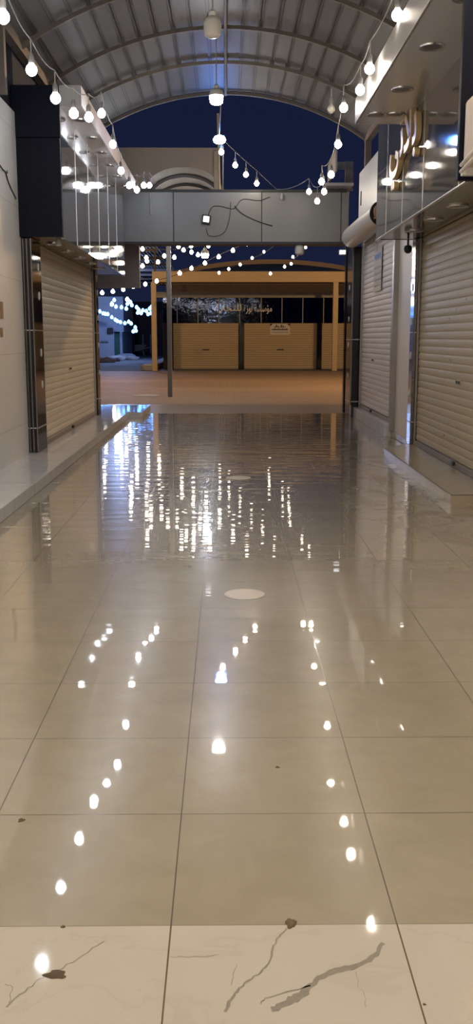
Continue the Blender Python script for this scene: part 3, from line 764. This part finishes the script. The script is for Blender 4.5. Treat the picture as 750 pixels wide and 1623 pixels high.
warm_px = z6([(57, 10), (76, 37), (108, 17), (139, 27), (150, 52), (152, 62), (90, 68), (95, 88), (139, 76), (184, 65), (202, 47), (216, 37), (231, 51), (258, 30), (280, 18), (281, 36), (281, 83), (320, 68), (330, 18), (360, 50), (401, 31), (443, 13), (247, 97), (180, 120), (113, 115), (112, 136), (147, 129), (68, 128), (53, 150), (83, 144), (22, 154), (14, 105), (50, 187), (95, 173), (300, 44), (243, 20)])
W = far_string(warm_px, M['farwarm'], 'small warm bulb in the dense strings beyond the grey beam', 'warm bulbs over the plaza', None)
blue_px = z6([(15, 208), (25, 214), (38, 216), (50, 225), (60, 232), (75, 239), (88, 242), (99, 238), (106, 243), (118, 254), (120, 264), (112, 266), (57, 175), (62, 194), (78, 196), (95, 186), (108, 190), (104, 181), (122, 196), (128, 203), (140, 205), (150, 207), (160, 200), (165, 195), (135, 213), (125, 212), (155, 216), (66, 236), (31, 215), (163, 213), (92, 200)])
far_string(blue_px, M['farblue'], 'small blue-white bulb in the glowing clusters past the mast pole', 'blue-white bulbs far across the plaza', None, .055, 3.6)
tiny_px = z6([(527, 12), (491, 35), (457, 53), (422, 72), (389, 85), (612, 22), (575, 50), (570, 70), (551, 78), (635, 5), (361, 96), (510, 98)])
far_string(tiny_px, M['farwarm'], 'tiny droplet bulb on the thin strings under the unlit lamp', 'droplet bulbs under the beam', None, .040, 3.9)
# cords of those strings
def cord(label, px_pts, zref=4.15, r_=.012):
    P = []
    for x, y in px_pts:
        Y = min(78.0, max(21.0, (zref - H) * F / max(20, VY - y))); P.append(at(x, y, Y))
    tag(MB().tube(smooth(P), r_, 5).build('electric_cable', M['blackcable'], None, True), label, 'cord')
cord('dark cord of the warm bulbs running past the slender mast pole', [(170, 395), (205, 390), (232, 391), (270, 396), (325, 388)])
cord('dark cord of warm bulbs sagging lowest towards the pergola beam', [(160, 440), (187, 438), (212, 437), (248, 444), (300, 428), (345, 405), (392, 385)])
cord('thin cord of droplet bulbs rising to the unlit lamp', [(345, 431), (380, 418), (418, 401), (438, 386)])
cord('thin cord of droplet bulbs beside the pergola post', [(450, 425), (462, 415), (485, 392), (497, 383)])

# ------------------------------------------------------------------ pergola and shop row across the plaza
YP = 45.8
pg = root('pergola', (1, YP, 0), 'beige steel pergola along the front of the far shops', 'pergola')
xl, xr = at(241, 440, YP).x, at(541, 440, YP).x
zt1, zb1 = at(300, 430, YP).z, at(300, 447, YP).z
MB().box(xl, xr + 1.5, YP, YP + .15, zb1, zt1, .01).build('front_beam', M['beige'], pg)
for px in (244, 532): x = at(px, 500, YP).x; MB().box(x - .12, x + .12, YP + .0, YP + .24, -.01, zb1, .01).build('post', M['beige'], pg)
MB().box(xl, xl + .15, YP + .15, 48.9, zb1, zt1, .01).build('side_beam', M['beige'], pg)
b = MB(); ncl = 60
pts = [(xl, zb1 + .1), (xr + 1.5, zb1 + .1)]
for i in range(ncl * 4 + 1):
    t = 1 - i / (ncl * 4); pts.append((xl + (xr + 1.5 - xl) * t, zb1 - .05 - .05 * abs(math.sin(PI * ncl * t))))
b.prism(pts, 1, YP + .3, YP + .34); b.build('valance', M['awning'], pg)
MB().box(xl, xr + 1.5, YP + .3, 48.9, zb1 + .1, zb1 + .16).build('roof_sheet', M['awning'], pg)
YS = 48.4
sh = root('shop_row', (1, YS, 0), 'row of closed shops with black sign fascia across the plaza', 'building')
x0 = at(258, 520, YS).x
MB().box(x0, 12, YS + .1, YS + 4, 0, at(300, 464, YS).z).build('wall', M['awning'], sh)
zf0, zf1 = at(300, 512, YS).z, at(300, 472, YS).z
edges = [x0] + [at(px, 490, YS).x for px in (281, 314, 347, 380, 414, 447, 480, 513)] + [8.0, 9.6, 12]
for a, c in zip(edges, edges[1:]):
    MB().box(a + .015, c - .015, YS - .06, YS + .1, zf0, zf1).build('fascia_panel', M['farclad'], sh)
    MB().box(c - .02, c + .02, YS - .07, YS, zf0, zf1).build('seam_strip', M['fartrim'], sh)
MB().box(x0 - .3, 12, YS - .16, YS + .3, zf1, at(300, 463, YS).z, .01).build('parapet_trim', M['fartrim'], sh)
for (pa, pb) in ((275, 378), (387, 502), (510, 600)):
    a, c = at(pa, 550, YS).x, at(pb, 550, YS).x
    b = MB(); zz = .04; vs = []
    prof = []
    while zz < zf0: prof += [(0, zz), (.012, zz + .04), (.012, zz + .07)]; zz += .11
    prof.append((0, zf0))
    for d, z in prof: vs += [(a, YS - .02 - d, z), (c, YS - .02 - d, z)]
    b.add(vs, [(2 * i, 2 * i + 1, 2 * i + 3, 2 * i + 2) for i in range(len(prof) - 1)])
    d_ = b.build('shutter_door', M['door'], sh)
    MB().box(a, c, YS - .05, YS, .0, .05).build('bottom_rail', M['rail'], d_)
    mcx = (a + c) / 2; MB().box(mcx - .17, mcx + .17, YS - .045, YS - .03, .93, .99).build('lock_slot', M['dark'], d_)
for (pa, pb) in ((259, 274), (379, 386), (503, 509)):
    a, c = at(pa, 550, YS).x, at(pb, 550, YS).x
    MB().box(a, c, YS - .1, YS + .05, 0, zf0).build('pier', M['granite'], sh)
sgn = root('shop_sign', at(383, 490, YS - .08), 'silver Arabic lettering on the black fascia of the far shops', 'sign')
p1 = at(409, 490, YS - .09)
flat = lambda p: Matrix.Translation(p) @ Matrix(((1, 0, 0, 0), (0, 0, -1, 0), (0, 1, 0, 0), (0, 0, 0, 1)))
text_mesh('lettering', '\uFE93\uFEAD\uFEEE\uFEE7 \uFE94\uFEB4\uFEB3\uFE86\uFEE3', .47, .05, [M['farletter']], flat(p1), sgn, fit=(1.40, .46))
text_mesh('lettering', '\uFE93\uFEAD\uFE8E\uFEA0\uFE98\uFEE0\uFEDF', .47, .05, [M['farletter']], flat(at(362, 489, YS - .09)), sgn, fit=(1.30, .44))
# notice on the second far shutter
pn = at(444, 522, YS - .06)
nb = root('notice_board', pn, 'white notice with dark corners hung on a far beige shutter', 'notice')
wN, hN = .5, .27
MB().box(pn.x - wN, pn.x + wN, pn.y, pn.y + .02, pn.z - hN, pn.z + hN).build('sheet', M['paper'], nb)
b = MB()
for s_ in (-1, 1): b.prism([(pn.x + s_ * wN, pn.z + hN), (pn.x + s_ * (wN - .15), pn.z + hN), (pn.x + s_ * wN, pn.z + hN - .12)], 1, pn.y - .004, pn.y)
for k in range(7): b.box(pn.x - .30 + k * .085, pn.x - .30 + k * .085 + .055, pn.y - .004, pn.y, pn.z + .08, pn.z + .13 + .05 * ((k * 5) % 3))
b.box(pn.x - .42, pn.x + .40, pn.y - .004, pn.y, pn.z - .04, pn.z - .01)
for k in range(8): b.box(pn.x - .40 + k * .10, pn.x - .40 + k * .10 + .07, pn.y - .004, pn.y, pn.z - .01, pn.z + .02 + .02 * (k % 2))
b.box(pn.x - .42, pn.x + .42, pn.y - .004, pn.y, pn.z - .16, pn.z - .14)
b.build('printing', M['ink'], nb)
# curved shade roof behind the shops
shd = root('shade_roof', (3, 54, 0), 'low curved brown shade roof behind the far shops', 'roof')
pts = []
YH = 56.0
for i in range(21):
    px = 262 + (600 - 262) * i / 20; t = (px - 431) / 169.0; pts.append(at(px, 411 + 22 * t * t, YH))
prf = [(p.x, p.z) for p in pts] + [(p.x, p.z - .25) for p in pts[::-1]]
MB().prism(prf, 1, YH, YH + 6).build('curved_sheet', M['gable'], shd, True)
MB().box(pts[0].x, pts[-1].x, YH + .1, YH + .3, 0, pts[0].z - .1).build('back_wall', M['awning'], shd)

# ------------------------------------------------------------------ far side street
def gx(px, Y): return at(px, 536, Y).x
lp = root('low_platform', (gx(245, 52), 52, 0), 'low white platform at the side of the far shops', 'platform')
MB().box(gx(222, 47), gx(246, 47), 47.0, 62, -.02, .22, .02).build('slab', M['stone'], lp)
MB().box(gx(226, 47), gx(246, 47), 47.1, 62, .22, .26).build('top', M['farwhite'], lp)
Yf = 76
fbd = root('far_building', (gx(170, Yf), Yf, 0), 'pale building with a green door at the end of the side street', 'building')
MB().box(gx(120, Yf), gx(181, Yf), Yf, Yf + 8, -.02, at(170, 470, Yf).z).build('wall', M['farwhite'], fbd)
MB().box(gx(181, Yf), gx(190, Yf), Yf + .1, Yf + 8, -.02, at(185, 528, Yf).z).build('green_door', M['green'], fbd)
MB().box(gx(190, Yf), gx(194, Yf), Yf, Yf + 8, -.02, at(185, 520, Yf).z).build('door_jamb', M['farwhite'], fbd)
MB().box(gx(120, Yf), gx(196, Yf), Yf + .15, Yf + 8, at(185, 526, Yf).z, at(170, 470, Yf).z).build('upper_wall', M['farwhite'], fbd)
MB().box(gx(171, Yf), gx(180, Yf), Yf - .4, Yf, at(170, 528, Yf).z, at(170, 520, Yf).z, .02).build('wall_unit', M['black'], fbd)
b = MB()
for k in range(10): b.box(gx(159 + k * 1.3, Yf), gx(159.8 + k * 1.3, Yf), Yf - .02, Yf, at(165, 544, Yf).z, at(165, 541.5 - (k % 3), Yf).z)
b.build('wall_lettering', M['fardark'], fbd)
Yd = 92
dk = root('dark_building', (gx(225, Yd), Yd, 0), 'dark closed building at the very end of the side street', 'building')
MB().box(gx(194, Yd), gx(262, Yd), Yd, Yd + 8, -.02, at(220, 478, Yd).z).build('wall', M['fardark'], dk)
b = MB()
for px in (200, 211, 226, 238): b.box(gx(px, Yd), gx(px + 2, Yd), Yd - .15, Yd, -.02, at(220, 530, Yd).z)
b.build('pier', M['fartrim'], dk)
# tin roof over the side street, with purlins
tr = root('street_roof', (gx(200, 55), 55, 5), 'dark corrugated roof over the side street beyond the beam', 'roof')
b = MB(); npt = 60; pts = []
xa, xb = -16.0, -3.6
for i in range(npt * 2 + 1):
    x = xa + (xb - xa) * i / (npt * 2); pts.append((x, 6.6 + .06 * (i % 2) - .05 * (x - xa) * .6))
b.prism(pts + [(x, z + .05) for x, z in pts[::-1]], 1, 50.5, 90); b.build('tin_sheet', M['roof'], tr)
for Y in (52, 57, 62, 67, 72, 77, 82): MB().box(xa, xb, Y, Y + .12, 6.05, 6.2).build('purlin', M['steel'], tr)
for Y in (51, 64, 78): MB().tube([(-3.7, Y, 0), (-3.7, Y, 6.2)], .06, 8).build('post', M['steel'], tr)
# wheelbarrow
Yk = 87; wx = gx(214, Yk)
wb = root('wheelbarrow', (wx, Yk, 0), 'dark wheelbarrow parked before the dark building', 'wheelbarrow')
MB().prism([(wx - 1.2, .95), (wx + 1.1, .95), (wx + .7, .45), (wx - .6, .45)], 1, Yk - .4, Yk + .4).build('tray', M['black'], wb)
for s_ in (-1, 1): MB().tube([(wx + 1.5, Yk + s_ * .3, .8), (wx + .3, Yk + s_ * .3, .42), (wx - 1.0, Yk + s_ * .08, .28)], .04, 6).tube([(wx + .7, Yk + s_ * .3, .5), (wx + .8, Yk + s_ * .3, -.02)], .04, 6).build('handle', M['fartrim'], wb)
MB().lathe([(.10, -.06), (.28, -.05), (.28, .05), (.10, .06)], (wx - 1.0, Yk, .26), 16, Matrix.Rotation(PI / 2, 3, 'X')).build('wheel', M['black'], wb, True)
# rubble by the pale building
for i, (px, Y, s_) in enumerate([(184, 68, .42), (192, 71, .40), (200, 73, .5), (209, 70, .34), (176, 65, .40), (167, 62, .45)]):
    bm = bmesh.new(); bmesh.ops.create_icosphere(bm, subdivisions=2, radius=s_)
    rnd = random.Random(i)
    for v in bm.verts: v.co *= rnd.uniform(.8, 1.15); v.co.z *= .55; v.co.x *= 1.5
    o = MB().bm(bm, Matrix.Translation((gx(px, Y), Y, s_ * .28))).build('rubble_block', M['stone'])
    tag(o, 'grey block of rubble lying on the road by the pale far building', 'rubble', 'rubble on the side street')
p = at(228, 627, 1); g = ray(231, 627); k = (-.012 - H) / g[2]
tag(MB().lathe([(.34, 0), (.36, .004), (.30, .012), (.02, .014)], (g[0] * k, g[1] * k, -.012), 28, Matrix.Diagonal((1.1, 1.3, 1))).build('manhole_cover', M['farwhite'], None, True), 'bright flat cover set in the plaza paving by the pole', 'manhole cover')

# ------------------------------------------------------------------ things on the floor
def gnd(px, py): g = ray(px, py); k = -H / g[2]; return Vector((g[0] * k, g[1] * k, 0))
def cover(px, py, r_, label):
    p = gnd(px, py)
    o = root('drain_cover', p, label, 'drain cover')
    MB().lathe([(r_ * 1.05, -.002), (r_ * 1.05, .0012), (r_, .0022)], p, 40).build('ring', M['cable'], o)
    MB().lathe([(r_, -.002), (r_, .0028), (r_ * .97, .0032)], p, 40).build('plate', M['cover'], o)
cover(388, 942, .118, 'round pale drain cover in the middle of the floor')
cover(378, 757, .13, 'faint round drain cover deeper in the arcade floor')
def chip(px, py, rx, ry, h, mat, name, label, cat, seed):
    p = gnd(px, py); bm = bmesh.new(); bmesh.ops.create_icosphere(bm, subdivisions=3, radius=1.0); rnd = random.Random(seed)
    off = [rnd.uniform(0, 6.28) for _ in range(4)]
    for v in bm.verts:
        a = math.atan2(v.co.y, v.co.x); k = 1 + .16 * math.sin(3 * a + off[0]) + .12 * math.sin(5 * a + off[1]) + .05 * math.sin(11 * a + off[2])
        v.co = Vector((v.co.x * rx * k, v.co.y * ry * k, max(-.15, v.co.z) * h))
    tag(MB().bm(bm, Matrix.Translation(p)).build(name, M[mat], None, True), label, cat)
chip(461, 1464, .0145, .020, .008, 'pebble', 'pebble', 'brown round pebble on the edge of the marble border', 'pebble', 1)
chip(88, 1545, .027, .017, .0035, 'hole', 'mud_clod', 'dark broken clod on the white marble border', 'clod', 5)
chip(34, 1300, .011, .012, .003, 'leaf', 'dry_leaf', 'small dry leaf on the beige tile near the border', 'leaf', 8)
chip(100, 1469, .006, .006, .003, 'leaf', 'dry_leaf', 'tiny dry leaf on the border edge near the dark clod', 'leaf', 9)
chip(440, 1216, .008, .008, .003, 'leaf', 'dry_leaf', 'tiny dry leaf in the middle of the beige tiles', 'leaf', 11)
chip(673, 1592, .004, .004, .002, 'leaf', 'seed_husk', 'tiny dark seed husk on the marble border', 'seed', 12)

# ------------------------------------------------------------------ light
w = bpy.data.worlds.new('night sky'); S.world = w; w.use_nodes = True
nt = w.node_tree; bg = nt.nodes['Background']
tc = N(nt, 'ShaderNodeTexCoord'); sx = N(nt, 'ShaderNodeSeparateXYZ'); link(nt, tc.outputs['Generated'], sx.inputs[0])
c = mix(nt, math_(nt, 'MULTIPLY', sx.outputs[2], 2.2, clamp=True), (.0075, .0105, .030), (.0040, .0070, .024))
link(nt, c, bg.inputs['Color']); bg.inputs['Strength'].default_value = 1.0
def point(name, loc, e, col, r_=.1):
    l = bpy.data.lights.new(name, 'POINT'); l.energy = e; l.color = col; l.shadow_soft_size = r_
    o = bpy.data.objects.new(name, l); COL.objects.link(o); o.location = loc; return o
def disk(name, loc, e, col, size):
    l = bpy.data.lights.new(name, 'AREA'); l.shape = 'DISK'; l.size = size; l.energy = e; l.color = col
    o = bpy.data.objects.new(name, l); COL.objects.link(o); o.location = loc; return o
for y, e in ((6.0, 30), (2.6, 48), (-.8, 66), (-4.2, 56)): disk('arcade_fill_light', (-.1, y, 5.2), e, (1.0, .86, .68), .4)  # added lamps out of view, facing down to brighten the near floor only
for y in (6.2, 4.6, 3.0): 
    point('string_fill_light', (-1.6, y, 3.85), 22, (1, .93, .85), .05); point('string_fill_light', (1.42, y, 4.1), 22, (1, .87, .68), .05)  # unseen lamps added along the string lines, put in for their light
point('plaza_street_lamp', (9, 31, 7.0), 2300, (1.0, .58, .24), .25)
point('plaza_street_lamp', (-8, 34, 7.0), 1100, (1.0, .58, .24), .25)
point('side_street_lamp', (-7.5, 66, 5.0), 800, (.35, .50, 1.0), .25)
